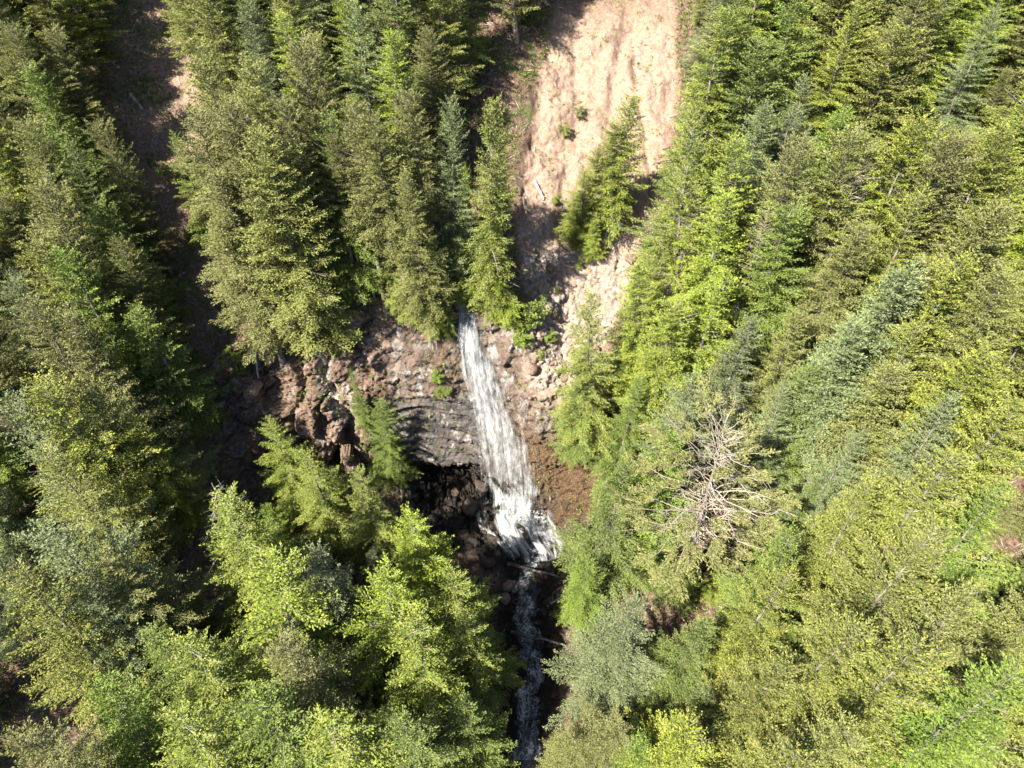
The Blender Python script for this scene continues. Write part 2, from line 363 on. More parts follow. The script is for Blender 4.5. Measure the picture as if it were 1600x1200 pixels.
BARK = bark_mat('grey_bark', (.07, .055, .045), (.20, .17, .145))
BARKB = bark_mat('brown_bark', (.07, .045, .032), (.22, .15, .11))
TWIG = bark_mat('pale_twigs', (.16, .14, .125), (.40, .37, .34), 9)

LIMB = bark_mat('grey_limbs', (.08, .065, .055), (.25, .22, .195), 9)
LIMBP = bark_mat('weathered_limbs', (.19, .155, .12), (.46, .40, .33), 9)
class Wood:
    def __init__(s): s.v = []; s.f = []
    def tube(s, pts, rad, k=4):
        pts = np.asarray(pts, float); n = len(pts); base = sum(len(a) for a in s.v)
        d = np.gradient(pts, axis=0); d /= np.linalg.norm(d, axis=1)[:, None]+1e-9
        ref = np.where(np.abs(d[:, 2:3]) > .8, np.array([[1., 0, 0]]), np.array([[0, 0, 1.]]))
        a = np.cross(d, ref); a /= np.linalg.norm(a, axis=1)[:, None]+1e-9; b = np.cross(d, a)
        th = np.arange(k)*2*math.pi/k
        ring = pts[:, None]+np.asarray(rad)[:, None, None]*(np.cos(th)[None, :, None]*a[:, None]+np.sin(th)[None, :, None]*b[:, None])
        s.v.append(ring.reshape(-1, 3))
        i = base+np.arange(n*k).reshape(n, k)
        q = np.stack([i[:-1], np.roll(i[:-1], -1, 1), np.roll(i[1:], -1, 1), i[1:]], -1).reshape(-1, 4)
        s.f.append(q)
    def mesh(s, name, mat):
        return mesh_from(name, np.concatenate(s.v), np.concatenate(s.f), mat, True)

def leaf_quads(name, p, d, L, W, up, rnd, tipf, mat):
    """one rhombic spray per row"""
    d = d/(np.linalg.norm(d, axis=1)[:, None]+1e-9)
    side = np.cross(d, up); side /= np.linalg.norm(side, axis=1)[:, None]+1e-9
    nrm = np.cross(side, d)
    n = len(p)
    v = np.empty((n, 4, 3))
    v[:, 0] = p
    v[:, 1] = p+d*(L*.45)[:, None]+side*(W*.5)[:, None]-nrm*(W*.12)[:, None]
    v[:, 2] = p+d*L[:, None]
    v[:, 3] = p+d*(L*.45)[:, None]-side*(W*.5)[:, None]-nrm*(W*.12)[:, None]
    return mesh_from(name, v.reshape(-1, 3), np.arange(n*4).reshape(n, 4), mat, False,
                     {'rnd': ('FACE', rnd), 'tipf': ('FACE', tipf)})

def conifer(kind, seed, H, R, base=.15, dz=.42, nb=6, e0=.25, droop=.35, spray=.30, wid=.14, dens=1.0, power=.85,
            inner=0.0, barefrac=.08, bark=BARK, gap=.12, twist=.55, wbk=1.0, top=1.0):
    g = np.random.default_rng(seed)
    trunk = Wood(); limbs = Wood()
    zs = np.linspace(-1.0, H*.985, 16)
    lean = np.cumsum(g.normal(0, .035, (16, 2)), 0)
    r0 = .016*H
    trunk.tube(np.column_stack([lean, zs]), np.maximum(r0*(1-np.clip(zs/H, 0, 1))**1.1, .02)+np.where(zs < .2, .12, 0), 8)
    LP, LD, LL, LW, LT = [], [], [], [], []
    z = H*base; az = g.uniform(0, 6.28)
    zr = []
    while z < H*.985*top:
        zr.append(z); z += dz*g.uniform(.7, 1.3)*(1 if z < H*.8 else .62)
    lobes = g.uniform(0, 6.28, 3)
    for z in zr:
        f = (z-H*base)/(H*(1-base))
        env = R*max(.0, (1-f))**power*(1-.45*max(0, (.18-f)/.18))+.34
        cx = np.interp(z, zs, lean[:, 0]); cy = np.interp(z, zs, lean[:, 1])
        k = max(3, int(round(nb*(.6+.5*(1-f)))))
        for j in range(k):
            az += 2*math.pi/k+g.normal(0, .28)
            if g.random() < gap*(1-f): continue
            L = env*g.uniform(.62, 1.12)*(1+.16*math.sin(az*2+lobes[0]+z*.35)+.12*math.sin(az*3+lobes[1]-z*.5))
            n = 7; s = np.linspace(0, 1, n)
            el = e0+.75*f**2.0-.12*(1-f)
            dr = droop*(1-.6*f)*g.uniform(.7, 1.3)
            rad = L*s; zz = z+L*(el*s-dr*s**2+.12*s**3)
            bend = g.normal(0, .10)*s**2*L
            ca, sa = math.cos(az), math.sin(az)
            pts = np.column_stack([cx+ca*rad-sa*bend, cy+sa*rad+ca*bend, zz])
            bare = g.random() < barefrac*(.45 if inner < .3 else 1) and L > .7
            br = (.012+.010*L)*(.7 if inner < .3 else 1)
            if inner > .3:
                pts[1:] += g.normal(0, .035*L, (n-1, 3))*[1, 1, .6]; br *= .62
                for q in g.uniform(.15, .95, int(L*3.5)):
                    p0 = np.array([np.interp(q, s, pts[:, c]) for c in range(3)]); sd = 1 if g.random() < .5 else -1
                    dv = np.array([ca, sa, 0])*.6+np.array([-sa, ca, 0])*sd*g.uniform(.4, .9)+np.array([0, 0, g.normal(-.1, .25)])
                    tl = g.uniform(.25, .8)*(1.2-q)
                    limbs.tube(np.array([p0, p0+dv*tl*.5+g.normal(0, .05, 3), p0+dv*tl+[0, 0, -.1]]), [.013, .009, .004], 3)
            if L > .7: limbs.tube(pts, 1.0*br*(1-.85*s)+.006, 3)
            m = max(2, int(L/.17*dens))
            wb = (.20*L+.22)*g.uniform(.75, 1.25)*wbk
            ss = np.linspace(.05+inner*g.uniform(.6, 1.1), 1, m)
            if bare:
                for q in ss[::3]:
                    sd = 1 if g.random() < .5 else -1
                    p0 = np.array([np.interp(q, s, pts[:, c]) for c in range(3)])
                    tl = .5*L*(1-q)+.2
                    dv = np.array([ca, sa, 0])*.7+np.array([-sa, ca, 0])*sd*.7+np.array([0, 0, g.normal(0, .2)])
                    limbs.tube(np.array([p0, p0+dv*tl*.5+g.normal(0, .03, 3), p0+dv*tl]), [.014, .010, .004], 3)
                continue
            for q in ss:
                p0 = np.array([np.interp(q, s, pts[:, c]) for c in range(3)])
                dirb = np.array([ca, sa, el-2*dr*q+.36*q*q]); dirb /= np.linalg.norm(dirb)
                sidev = np.array([-sa, ca, 0])
                for sd in (-1, 1, 0):
                    if sd == 0 and g.random() > .55: continue
                    tl = wb*(.35+1.0*math.sin(math.pi*min(1, q*1.0+.12))**.8)*g.uniform(.6, 1.2) if sd else .28
                    dv = dirb*g.uniform(.7, 1.1)+sidev*sd*g.uniform(.55, .9)+np.array([0, 0, g.normal(-.05, .16)])
                    dv /= np.linalg.norm(dv)
                    c = max(1, int(tl/(spray*.52)))
                    a = np.linspace(0, 1, c, endpoint=False)+g.uniform(0, .3/c)
                    pp = p0+dv*(tl*a)[:, None]; pp[:, 2] -= .18*droop*(tl*a)**2*2
                    pp += g.normal(0, .035, pp.shape)
                    dd = dv+g.normal(0, .36, (c, 3))
                    dd += sidev*((np.arange(c) % 2)*2-1)[:, None]*.45
                    LP.append(pp); LD.append(dd)
                    LL.append(spray*g.uniform(.75, 1.35, c)); LW.append(wid*.98*g.uniform(.6, 1.3, c))
                    LT.append(np.clip(q*.5+a*.5+g.normal(0, .12, c), 0, 1)**2.5)
    # leader
    c = 26 if top == 1.0 else 1
    pp = np.column_stack([lean[-1, 0]+g.normal(0, .03, c), lean[-1, 1]+g.normal(0, .03, c), np.linspace(H*.955, H, c)])
    LP.append(pp); LD.append(np.column_stack([g.normal(0, .8, (c, 2)), np.full(c, .8)])); LL.append(np.full(c, spray*.9)); LW.append(np.full(c, wid)); LT.append(np.full(c, .8))
    p = np.concatenate(LP); d = np.concatenate(LD); L = np.concatenate(LL); W = np.concatenate(LW); T = np.concatenate(LT)
    up = np.array([0, 0, 1.])+g.normal(0, twist, (len(p), 3))
    return (trunk.mesh('trunk', bark), leaf_quads('crown', p, d, L, W, up, g.random(len(p)), T, LM[kind]), limbs.mesh('branches', LIMBP if inner > .3 else TWIG if kind == 'cedar' else LIMB), H)

def broadleaf(seed, H, R):
    g = np.random.default_rng(seed); trunk = Wood(); limbs = Wood()
    LP, LD = [], []
    for st in range(g.integers(3, 6)):
        a = g.uniform(0, 6.28); r = R*g.uniform(.25, .75)
        top = np.array([math.cos(a)*r, math.sin(a)*r, H*g.uniform(.75, 1)])
        s = np.linspace(0, 1, 6)
        pts = np.column_stack([top[0]*s**1.4, top[1]*s**1.4, top[2]*s-.5*(1-s)])
        trunk.tube(pts, .06*(1-.8*s)+.012, 5)
        for k in range(16):
            q = g.uniform(.3, 1); p0 = np.array([np.interp(q, s, pts[:, c]) for c in range(3)])
            a2 = g.uniform(0, 6.28); ln = R*g.uniform(.35, .75)
            dv = np.array([math.cos(a2), math.sin(a2), g.uniform(.0, .5)])*ln
            limbs.tube(np.array([p0, p0+dv*.5+[0, 0, .05], p0+dv]), [.02, .012, .005], 3)
            c = 46
            t = g.uniform(.25, 1.08, c)
            pp = p0+dv*t[:, None]+g.normal(0, .17, (c, 3))*[1, 1, .55]
            LP.append(pp); LD.append(g.normal(0, 1, (c, 3))*[1, 1, .35])
    p = np.concatenate(LP); d = np.concatenate(LD); n = len(p)
    up = np.array([0, 0, 1.])+g.normal(0, .4, (n, 3))
    return (trunk.mesh('trunk', BARK), leaf_quads('crown', p, d, g.uniform(.15, .30, n), g.uniform(.12, .22, n), up, g.random(n), g.random(n)**3, LM['maple']), limbs.mesh('branches', TWIG), H)

def snag_mesh(seed, H, nb=26):
    g = np.random.default_rng(seed); trunk = Wood(); limbs = Wood()
    zs = np.linspace(-1, H, 14); lean = np.cumsum(g.normal(0, .05, (14, 2)), 0)
    trunk.tube(np.column_stack([lean, zs]), np.maximum(.014*H*(1-np.clip(zs/H, 0, 1))**.8, .03), 7)
    for k in range(nb):
        z = g.uniform(.3, .97)*H; a = g.uniform(0, 6.28); L = (1-z/H)*2.6+.5
        L *= g.uniform(.5, 1.2); s = np.linspace(0, 1, 5)
        cx = np.interp(z, zs, lean[:, 0]); cy = np.interp(z, zs, lean[:, 1])
        pts = np.column_stack([cx+math.cos(a)*L*s, cy+math.sin(a)*L*s, z+L*(.1*s-.35*s*s)+g.normal(0, .05, 5)])
        limbs.tube(pts, .03*(1-.8*s)+.008, 3)
        for q in (1, 2, 3):
            d = (pts[q+1]-pts[q])+g.normal(0, .25, 3); limbs.tube(np.array([pts[q], pts[q]+d*.8, pts[q]+d*1.5]), [.014, .009, .005], 3)
    return (trunk.mesh('trunk', TWIG), None, limbs.mesh('branches', TWIG), H)

PROTO = {
 'fir': [conifer('fir', 101, 25, 4.9, .10, .50, 7, .34, .30, .21, .10, 1.0, .62, barefrac=.07),
         conifer('fir', 102, 23, 4.4, .14, .50, 6, .26, .32, .21, .10, 1.0, .7, barefrac=.10),
         conifer('fir', 103, 20, 4.3, .10, .48, 7, .34, .28, .21, .10, 1.0, .66, barefrac=.06),
         conifer('fir', 105, 25, 4.0, .42, .50, 6, .30, .32, .21, .10, 1.0, .55, barefrac=.16),
         conifer('fir', 104, 22, 4.8, .12, .52, 6, .38, .28, .21, .10, 1.0, .55, barefrac=.08)],
 'cedar': [conifer('cedar', 201, 24, 4.2, .12, .54, 6, .22, .50, .23, .12, .95, .62, barefrac=.14, gap=.20, twist=.45),
           conifer('cedar', 202, 21, 3.9, .10, .52, 6, .18, .52, .23, .12, .95, .6, barefrac=.16, gap=.2, twist=.45),
           conifer('cedar', 203, 19, 4.3, .10, .54, 6, .24, .44, .23, .12, .95, .66, barefrac=.14, gap=.2, twist=.45)],
 'spruce': [conifer('spruce', 301, 23, 4.8, .08, .50, 7, .26, .28, .20, .09, 1.0, .72, barefrac=.05),
            conifer('spruce', 302, 19, 4.2, .08, .48, 7, .28, .30, .20, .09, 1.0, .7, barefrac=.06)],
 'hemlock': [conifer('hemlock', 401, 24, 4.9, .08, .56, 6, .22, .34, .23, .11, 1.0, .68, barefrac=.07, gap=.16),
             conifer('hemlock', 402, 20, 4.4, .08, .54, 6, .18, .36, .23, .11, 1.0, .7, barefrac=.08, gap=.16),
             conifer('hemlock', 403, 18, 4.4, .08, .54, 6, .26, .32, .23, .11, 1.0, .62, barefrac=.08, gap=.16)],
 'gold': [conifer('gold', 501, 24, 5.2, .10, .55, 7, .32, .28, .22, .11, 1.0, .62, barefrac=.07),
          conifer('gold', 502, 21, 4.8, .10, .52, 6, .36, .28, .22, .11, 1.0, .66, barefrac=.06),
          conifer('gold', 503, 19, 4.9, .10, .54, 6, .30, .28, .22, .11, 1.0, .58, barefrac=.08)],
 'sparse': [conifer('fir', 601, 24, 6.6, .30, .66, 6, .28, .34, .22, .11, .9, .40, inner=.66, barefrac=.34, gap=.18, wbk=.8),
            conifer('cedar', 602, 25, 4.6, .25, .72, 6, .22, .40, .23, .12, .8, .55, inner=.40, barefrac=.32, gap=.2)],
 'maple': [broadleaf(701, 6.5, 2.8), broadleaf(702, 5.0, 2.2)],
 'snag': [snag_mesh(801, 19), snag_mesh(802, 14, 34)],
}
BIG = {'fir': (111, 24, 6.0, .40, .26, .20), 'cedar': (211, 24, 6.0, .26, .42, .23), 'spruce': (311, 23, 5.8, .30, .28, .20),
       'hemlock': (411, 24, 6.2, .24, .32, .23), 'gold': (511, 24, 6.4, .34, .26, .22)}
NB0 = {}
for kd, (sd, hh, rad_, e_, dr_, sp_) in BIG.items():
    NB0[kd] = len(PROTO[kd])
    for q in range(2):
        PROTO[kd].append(conifer(kd, sd+q, hh-3*q, rad_-.3*q, .06, .74, 7, e_, dr_, sp_*.88, sp_*.44, 1.08, .84, barefrac=.05, gap=.22, wbk=.72+.08*q))
    PROTO[kd].append(conifer(kd, sd+7, hh-1, rad_*.78, .12, .56, 6, e_, dr_, sp_*.92, sp_*.46, 1.05, .6, barefrac=.2, gap=.26, top=.94))
OBJN = {'fir': 'fir_tree', 'cedar': 'cedar_tree', 'spruce': 'spruce_tree', 'hemlock': 'hemlock_tree', 'gold': 'golden_conifer',
        'sparse': 'thinning_conifer', 'maple': 'leafy_shrub', 'snag': 'dead_tree'}
LOOK = {'fir': 'olive green fir', 'cedar': 'bright yellow-green cedar', 'spruce': 'pale blue-green spruce',
        'hemlock': 'fresh green hemlock', 'gold': 'golden green conifer', 'sparse': 'thin conifer with bare grey limbs',
        'maple': 'lime green broadleaf bush', 'snag': 'bare grey dead tree'}
CAT = {'maple': 'bush', 'snag': 'dead tree'}
placed = []       # dict(kind, x, y, tip px, zone label)
def put_tree(kind, x, y, z, H, rs=None, var=None, lab=None, tilt=None, young=False):
    pr = PROTO[kind]; var = var if var is not None else random.randrange(len(pr))
    tr, cr, br, h0 = pr[var % len(pr)]
    s = H/h0
    r = link(OBJN[kind], None); r.empty_display_size = .5
    r.location = (x, y, z-.25)
    rs = rs or 1.0
    r.scale = (s*rs, s*rs, s)
    r.rotation_euler = tilt or (random.gauss(0, .035), random.gauss(0, .035), random.uniform(0, 6.28))
    link('trunk', tr, r)
    if cr: link('crown', cr, r)
    link('branches', br, r)
    px, py = project((x, y, z+H))
    placed.append(dict(o=r, kind=kind, x=x, y=y, px=px, py=py, H=H, rs=rs, lab=lab, young=young, R=3.6*s*rs))
    return r
def tip(kind, px, py, H, rs=None, var=None, lab=None, **k):
    p = cast(px, py, H)
    if p is None: print('MISS', kind, px, py); return
    return put_tree(kind, p.x, p.y, p.z, H, rs, var, lab, **k)

B = 100        # picks the broad variants
TREES = [
 # left slope
 ('fir', 35, 175, 24), ('hemlock', 110, 215, 22), ('fir', 160, 175, 20, .85), ('fir', 60, 275, 24), ('hemlock', 150, 290, 20, .9),
 ('gold', 20, 360, 24), ('hemlock', 95, 375, 24), ('fir', 170, 370, 20, .9), ('hemlock', 212, 462, 20, .95), ('fir', 30, 470, 25), ('fir', 110, 480, 24),
 ('gold', 50, 570, 25, 1.1), ('fir', 140, 590, 23, 1.1), ('gold', 180, 650, 19, .95), ('spruce', 5, 600, 24), ('fir', 80, 690, 24),
 ('spruce', 75, 800, 24, 1.15), ('fir', 150, 860, 22, 1.1), ('gold', 15, 900, 24), ('spruce', 110, 930, 20), ('hemlock', 215, 990, 18, 1.1),
 ('hemlock', 120, 1110, 22), ('fir', 20, 1130, 24),
 # clump above the cliff, left
 ('fir', 300, 165, 24, 1.1), ('fir', 355, 150, 26, 1.1), ('fir', 345, 265, 24, 1.1), ('fir', 405, 195, 27, 1.1), ('fir', 412, 315, 20, .85), ('fir', 452, 150, 24, .8, 3),
 ('cedar', 272, 200, 15, .9), ('fir', 375, 90, 25), ('fir', 300, 60, 25), ('fir', 460, 70, 25), ('hemlock', 500, 170, 22, .8),
 ('fir', 550, 160, 24, .85, 3), ('fir', 600, 180, 25, .9, 3), ('fir', 640, 245, 22, .8, 1), ('spruce', 690, 150, 24, .7), ('fir', 650, 140, 24, .8, 3), ('fir', 520, 205, 20, .7, 3),
 # by the lip
 ('cedar', 747, 152, 25, .62), ('cedar', 768, 275, 16, .66), ('cedar', 790, 375, 12, .85), ('cedar', 762, 340, 14, .6), ('fir', 785, 205, 16, .6, 3), ('cedar', 622, 330, 15, .7),
 ('cedar', 655, 345, 16, .65), ('cedar', 598, 365, 11, .8), ('cedar', 692, 415, 10, .65), ('cedar', 668, 400, 12, .6), ('cedar', 722, 250, 18, .5),
 # scar trees
 ('cedar', 975, 148, 17, 1.0), ('cedar', 958, 178, 14, 1.1), ('gold', 932, 215, 12, 1.1), ('cedar', 912, 262, 10, 1.15), ('gold', 905, 300, 7, 1.2), ('cedar', 930, 340, 6, 1.2),
 # cliff foot and left bank
 ('hemlock', 553, 570, 11, .6), ('hemlock', 583, 618, 16, 1.0, B), ('cedar', 418, 645, 18, 1.0, B), ('cedar', 478, 690, 18, 1.0, B+1), ('cedar', 335, 762, 25, 1.15, B), ('cedar', 560, 735, 19, 1.05, B),
 ('cedar', 640, 795, 22, 1.1, B), ('spruce', 480, 835, 24, 1.05, B), ('cedar', 372, 875, 26, 1.2, B+1), ('cedar', 705, 880, 20, 1.15, B+1),
 ('cedar', 575, 900, 24, 1.15, B+1), ('cedar', 655, 985, 24, 1.15, B), ('cedar', 742, 955, 18, 1.15, B), ('fir', 450, 975, 25, 1.1, B), ('cedar', 300, 985, 24, 1.1, B),
 ('hemlock', 400, 1090, 25, 1.2, B), ('cedar', 540, 1080, 24, 1.2, B), ('hemlock', 650, 1120, 22, 1.1, B), ('cedar', 270, 1120, 24, 1.1, B), ('hemlock', 728, 1100, 18, 1.0, B+1),
 # right bank next to the stream
 ('cedar', 940, 450, 22, .95, B), ('hemlock', 915, 570, 15, 1.05), ('hemlock', 985, 590, 18, .9), ('cedar', 1022, 400, 21, .85), ('hemlock', 965, 725, 22, 1.0),
 ('hemlock', 1050, 660, 22, 1.0), ('spruce', 1100, 590, 22, 1.0), ('spruce', 965, 925, 23, 1.05), ('hemlock', 925, 860, 15, .9),
 ('cedar', 1060, 450, 22, 1.0), ('cedar', 1105, 175, 27, .8), ('cedar', 1180, 215, 25), ('cedar', 1140, 290, 24), ('sparse', 1095, 300, 20, 1.0, 1), ('sparse', 1195, 330, 22, 1.0, 1), ('hemlock', 1080, 150, 22, .9),
 ('fir', 1250, 195, 25), ('hemlock', 1235, 300, 23), ('spruce', 1165, 485, 22, 1.0), ('cedar', 1110, 410, 23),
 ('sparse', 1155, 665, 26, 1.15, 0), ('spruce', 1240, 600, 20, .8), ('hemlock', 1215, 700, 9, 1.0), ('hemlock', 1085, 875, 8, 1.2), ('cedar', 1135, 880, 7, 1.2), ('hemlock', 1045, 850, 9, 1.1),
 # right forest
 ('fir', 1345, 175, 26), ('sparse', 1370, 215, 24, 1.0, 1), ('gold', 1440, 170, 24), ('fir', 1500, 200, 24), ('gold', 1570, 190, 24), ('hemlock', 1310, 250, 20), ('gold', 1460, 280, 23), ('fir', 1540, 300, 24),
 ('fir', 1330, 340, 22), ('spruce', 1410, 400, 24, 1.1), ('gold', 1500, 400, 24), ('fir', 1580, 420, 24), ('spruce', 1345, 500, 24, 1.0), ('gold', 1455, 500, 23), ('fir', 1400, 560, 22),
 ('gold', 1530, 530, 24), ('fir', 1260, 470, 20), ('hemlock', 1290, 560, 18), ('spruce', 1500, 620, 23), ('gold', 1590, 620, 24), ('spruce', 1330, 650, 20, .8), ('hemlock', 1262, 752, 12, .9), ('hemlock', 1225, 800, 10, 1.0), ('spruce', 1290, 770, 11, .9), ('gold', 1490, 700, 26, 1.1),
 ('gold', 1370, 735, 25, .9, B), ('hemlock', 1575, 775, 25, .9), ('hemlock', 1265, 830, 24, .85), ('gold', 1450, 820, 27, .95, B+1), ('gold', 1200, 900, 23, .9, B), ('gold', 1335, 925, 26, .95, B), ('fir', 1560, 920, 26, .9),
 ('hemlock', 1085, 960, 19, .85), ('gold', 1220, 1020, 23, .85, B+1), ('gold', 1455, 990, 27, .95, B), ('fir', 1350, 1090, 25, .9), ('hemlock', 1590, 1060, 26, .9),
 ('fir', 950, 1075, 20, 1.0), ('gold', 1120, 1120, 22, 1.1), ('gold', 1240, 1160, 23), ('hemlock', 1020, 1150, 18), ('fir', 910, 1140, 15),
 # bushes
 ('maple', 270, 235, 5), ('maple', 320, 330, 5), ('maple', 365, 545, 4), ('maple', 440, 505, 3), ('maple', 835, 465, 4.5), ('maple', 815, 505, 3.5), ('maple', 862, 515, 2),
 ('maple', 1310, 430, 8, 1.1), ('maple', 1270, 450, 7), ('maple', 1230, 500, 7), ('maple', 1590, 560, 8, 1.3), ('maple', 1585, 890, 8, 1.2), ('maple', 1450, 240, 8), ('maple', 1380, 330, 8),
 ('maple', 890, 660, 3), ('maple', 1590, 160, 8), ('maple', 530, 540, 2), ('maple', 210, 640, 4), ('maple', 690, 600, 2.2), ('maple', 680, 575, 2.4),
 ('maple', 885, 190, 2.2), ('maple', 908, 158, 2.5), ('maple', 1042, 345, 2.5), ('maple', 1012, 372, 2), ('maple', 845, 545, 1.8), ('maple', 872, 445, 1.3), ('maple', 905, 405, 1.6), ('maple', 870, 300, 1.8),
 # dead trees
 ('snag', 342, 380, 13, .8, 1), ('snag', 385, 440, 9, 1.2, 1), ('snag', 690, 290, 12, .8, 0), ('snag', 322, 745, 16, 1.3, 1), ('snag', 530, 300, 12, .7, 0), ('snag', 468, 160, 18, 1.0, 0),
 ('snag', 1345, 260, 18, 1.2, 0), ('snag', 950, 350, 4, 1.5, 1), ('snag', 560, 320, 12, .7, 0),
]
for t in TREES:
    v = t[5] if len(t) > 5 else None
    if v is not None and v >= 100: v = NB0[t[0]]+(v-100)
    if v is None and t[0] in NB0 and t[2] > 560: v = NB0[t[0]]+random.randrange(2)       # broad old trees on the low ground
    tip(t[0], t[1], t[2], t[3], t[4] if len(t) > 4 else None, v)

# fill the rest of the forest, thinner behind the first ranks
def clear_zone(x, y):
    if y < 62 and y > 41 and -37 < x < 12: return True            # cliff and chute
    if -5 < x < 8 and 15 < y < 47: return True                     # stream
    sl_ = np.interp(y, [57, 64, 70, 76, 84, 96, 110], [-1, 0, .5, 3, 6, 8, 11])
    sr_ = np.interp(y, [57, 64, 70, 76, 84, 96, 110], [11, 15, 18, 20, 21, 22, 23])
    if 56 < y < 102 and sl_ < x < sr_: return True                 # sand scar
    if -24 < x < -12 and 56 < y < 70: return True                  # bare patch on the cliff top
    if -6 < x < 0 and 62 < y < 100: return True                    # open strip on the scar's left side
    ch = np.interp(y, [20, 30, 40, 55, 70, 85, 100], [-41, -39, -35, -36, -39, -44, -47])
    hw = np.interp(y, [20, 40, 55, 85, 100], [3, 6, 9, 7, 6])
    if y < 100 and abs(x-ch) < hw: return True                     # bare draw on the left
    return False
KEEP = [([(225, 190), (250, 270), (285, 400), (340, 550), (310, 700), (260, 860)], 34), ([(1010, 60), (1000, 200), (900, 250), (960, 350), (850, 450), (860, 560)], 55),
        ([(727, 478), (780, 640), (840, 850)], 75), ([(835, 870), (815, 950), (828, 1050), (835, 1190)], 30), ([(420, 560), (640, 600), (700, 760)], 70), ([(620, 440), (520, 420)], 40), ([(900, 60), (885, 200), (840, 330), (825, 430)], 38), ([(1235, 700), (1262, 800)], 26), ([(1150, 690), (1090, 860)], 80), ([(1218, 470), (1226, 520)], 14), ([(1430, 640), (1340, 690)], 16)]
def hides(x, y, z, H, rad):
    for f in (0, .3, .6, .9):
        px, py = project((x, y, z+H*f)); d = math.dist((x, y, z+H*f), (0, 0, CAM_H)); rp = rad*(1-.75*f)*F/d
        for pl, hw in KEEP:
            for (ax, ay), (bx, by) in zip(pl, pl[1:]):
                t = max(0, min(1, ((px-ax)*(bx-ax)+(py-ay)*(by-ay))/((bx-ax)**2+(by-ay)**2)))
                if math.hypot(px-ax-t*(bx-ax), py-ay-t*(by-ay)) < hw+rp*.8: return True
    return False
SCARP = [cast(px, py) for px, py in ((850, 330), (845, 400), (860, 460), (880, 380), (900, 300), (880, 230), (1000, 200), (1010, 280), (980, 350), (900, 470), (930, 120), (1000, 90), (850, 520))]
def shades(x, y, z, H, rad):
    n = 0
    for p in SCARP:
        t = ((x-p.x)*SUN_DIR.x+(y-p.y)*SUN_DIR.y)/(SUN_DIR.x**2+SUN_DIR.y**2)
        if t <= 0: continue
        q = p+SUN_DIR*t; h = q.z-z; dd = math.hypot(q.x-x, q.y-y)
        if 0 < h < H and dd < rad*(1-.8*h/H): n += 1
    return n
for q in list(placed):
    n = shades(q['x'], q['y'], q['o'].location.z, q['H'], q['R'])
    if n and q['kind'] != 'maple': print('SHADES', q['kind'], round(q['px']), round(q['py']), q['H'], n)
n_fill = 0; tries = 0
while n_fill < 165 and tries < 12000:
    tries += 1
    y = random.uniform(14, 128); x = random.uniform(-1, 1)*(38+y*.72)
    if clear_zone(x, y): continue
    h = down(x, y)
    if h[0] is None: continue
    H = random.uniform(15, 22)
    gp = project(h[0]); tp = project((x, y, h[0].z+H))
    if not (-110 < gp[0] < 1710 and tp[1] < 1330 and gp[1] > -60): continue
    if hides(x, y, h[0].z, H, 4.6) or shades(x, y, h[0].z, H, 4.6): continue
    md = min((math.hypot(q['x']-x, q['y']-y) for q in placed), default=99)
    if md < (6.3 if y < 48 else 4.1 if y < 90 else 4.8): continue
    if x > 15: kd = random.choice(['gold', 'fir', 'hemlock', 'spruce', 'gold', 'cedar'])
    elif x < -38: kd = random.choice(['fir', 'hemlock', 'gold', 'fir', 'spruce'])
    elif y > 60: kd = random.choice(['fir', 'fir', 'spruce', 'cedar', 'hemlock'])
    else: kd = random.choice(['cedar', 'hemlock', 'cedar', 'fir']); 
    put_tree(kd, x, y, h[0].z, H, 1.15 if x > 20 else 1.05)
    n_fill += 1
n_small = 0; tries = 0
while n_small < 95 and tries < 9000:      # young trees in the gaps
    tries += 1
    y = random.uniform(16, 105); x = random.uniform(-1, 1)*(36+y*.68)
    if clear_zone(x, y): continue
    h = down(x, y)
    if h[0] is None: continue
    H = random.uniform(6, 11); gp = project(h[0])
    if not (-60 < gp[0] < 1660 and 0 < gp[1] < 1260): continue
    if hides(x, y, h[0].z, H, 2.0): continue
    if min(math.hypot(q['x']-x, q['y']-y) for q in placed) < 2.7: continue
    put_tree(random.choice(['hemlock', 'cedar', 'hemlock', 'spruce', 'fir']), x, y, h[0].z, H, 1.05, young=True)
    n_small += 1
print('TREES', len(placed), 'tries', tries)

# ------------------------------------------------------------------ tree labels
def zone(px, py):
    if py < 150:
        return ('far up above the chute' if px < 330 else 'far up behind the fir clump' if px < 700 else
                'beside the top of the scar' if px < 1080 else 'far up in the right forest')
    if py > 1050:
        return ('lowest on the left slope' if px < 300 else 'lowest on the left bank' if px < 820 else
                'lowest beside the stream' if px < 1080 else 'lowest in the right forest')
    if px < 250: return 'high on the left slope' if py < 400 else 'left of the dark chute' if py < 720 else 'low on the left slope'
    if px < 500 and py < 620: return 'above the cliff\'s left end'
    if px < 705 and py < 540: return 'above the cliff\'s middle'
    if px < 870 and py < 560: return 'beside the waterfall lip'
    if px < 1020 and py < 430: return 'on the pale sandy scar'
    if px < 820: return 'at the foot of the cliff' if py < 760 else 'on the left stream bank'
    if px < 1080: return 'just right of the waterfall' if py < 720 else 'on the right stream bank'
    if px < 1300: return 'right of the sandy scar' if py < 420 else 'in the middle right forest' if py < 760 else 'in the lower middle right forest'
    return 'in the top right forest' if py < 380 else 'in the forest\'s right edge' if py < 700 else 'in the bottom right forest'
_n = ['second', 'third', 'fourth', 'fifth', 'sixth', 'seventh', 'eighth', 'ninth', 'tenth', 'eleventh', 'twelfth', 'thirteenth', 'fourteenth', 'fifteenth', 'sixteenth', 'seventeenth', 'eighteenth', 'nineteenth', 'twentieth']
ORD = ['leftmost']+[k+' from left' for k in _n]
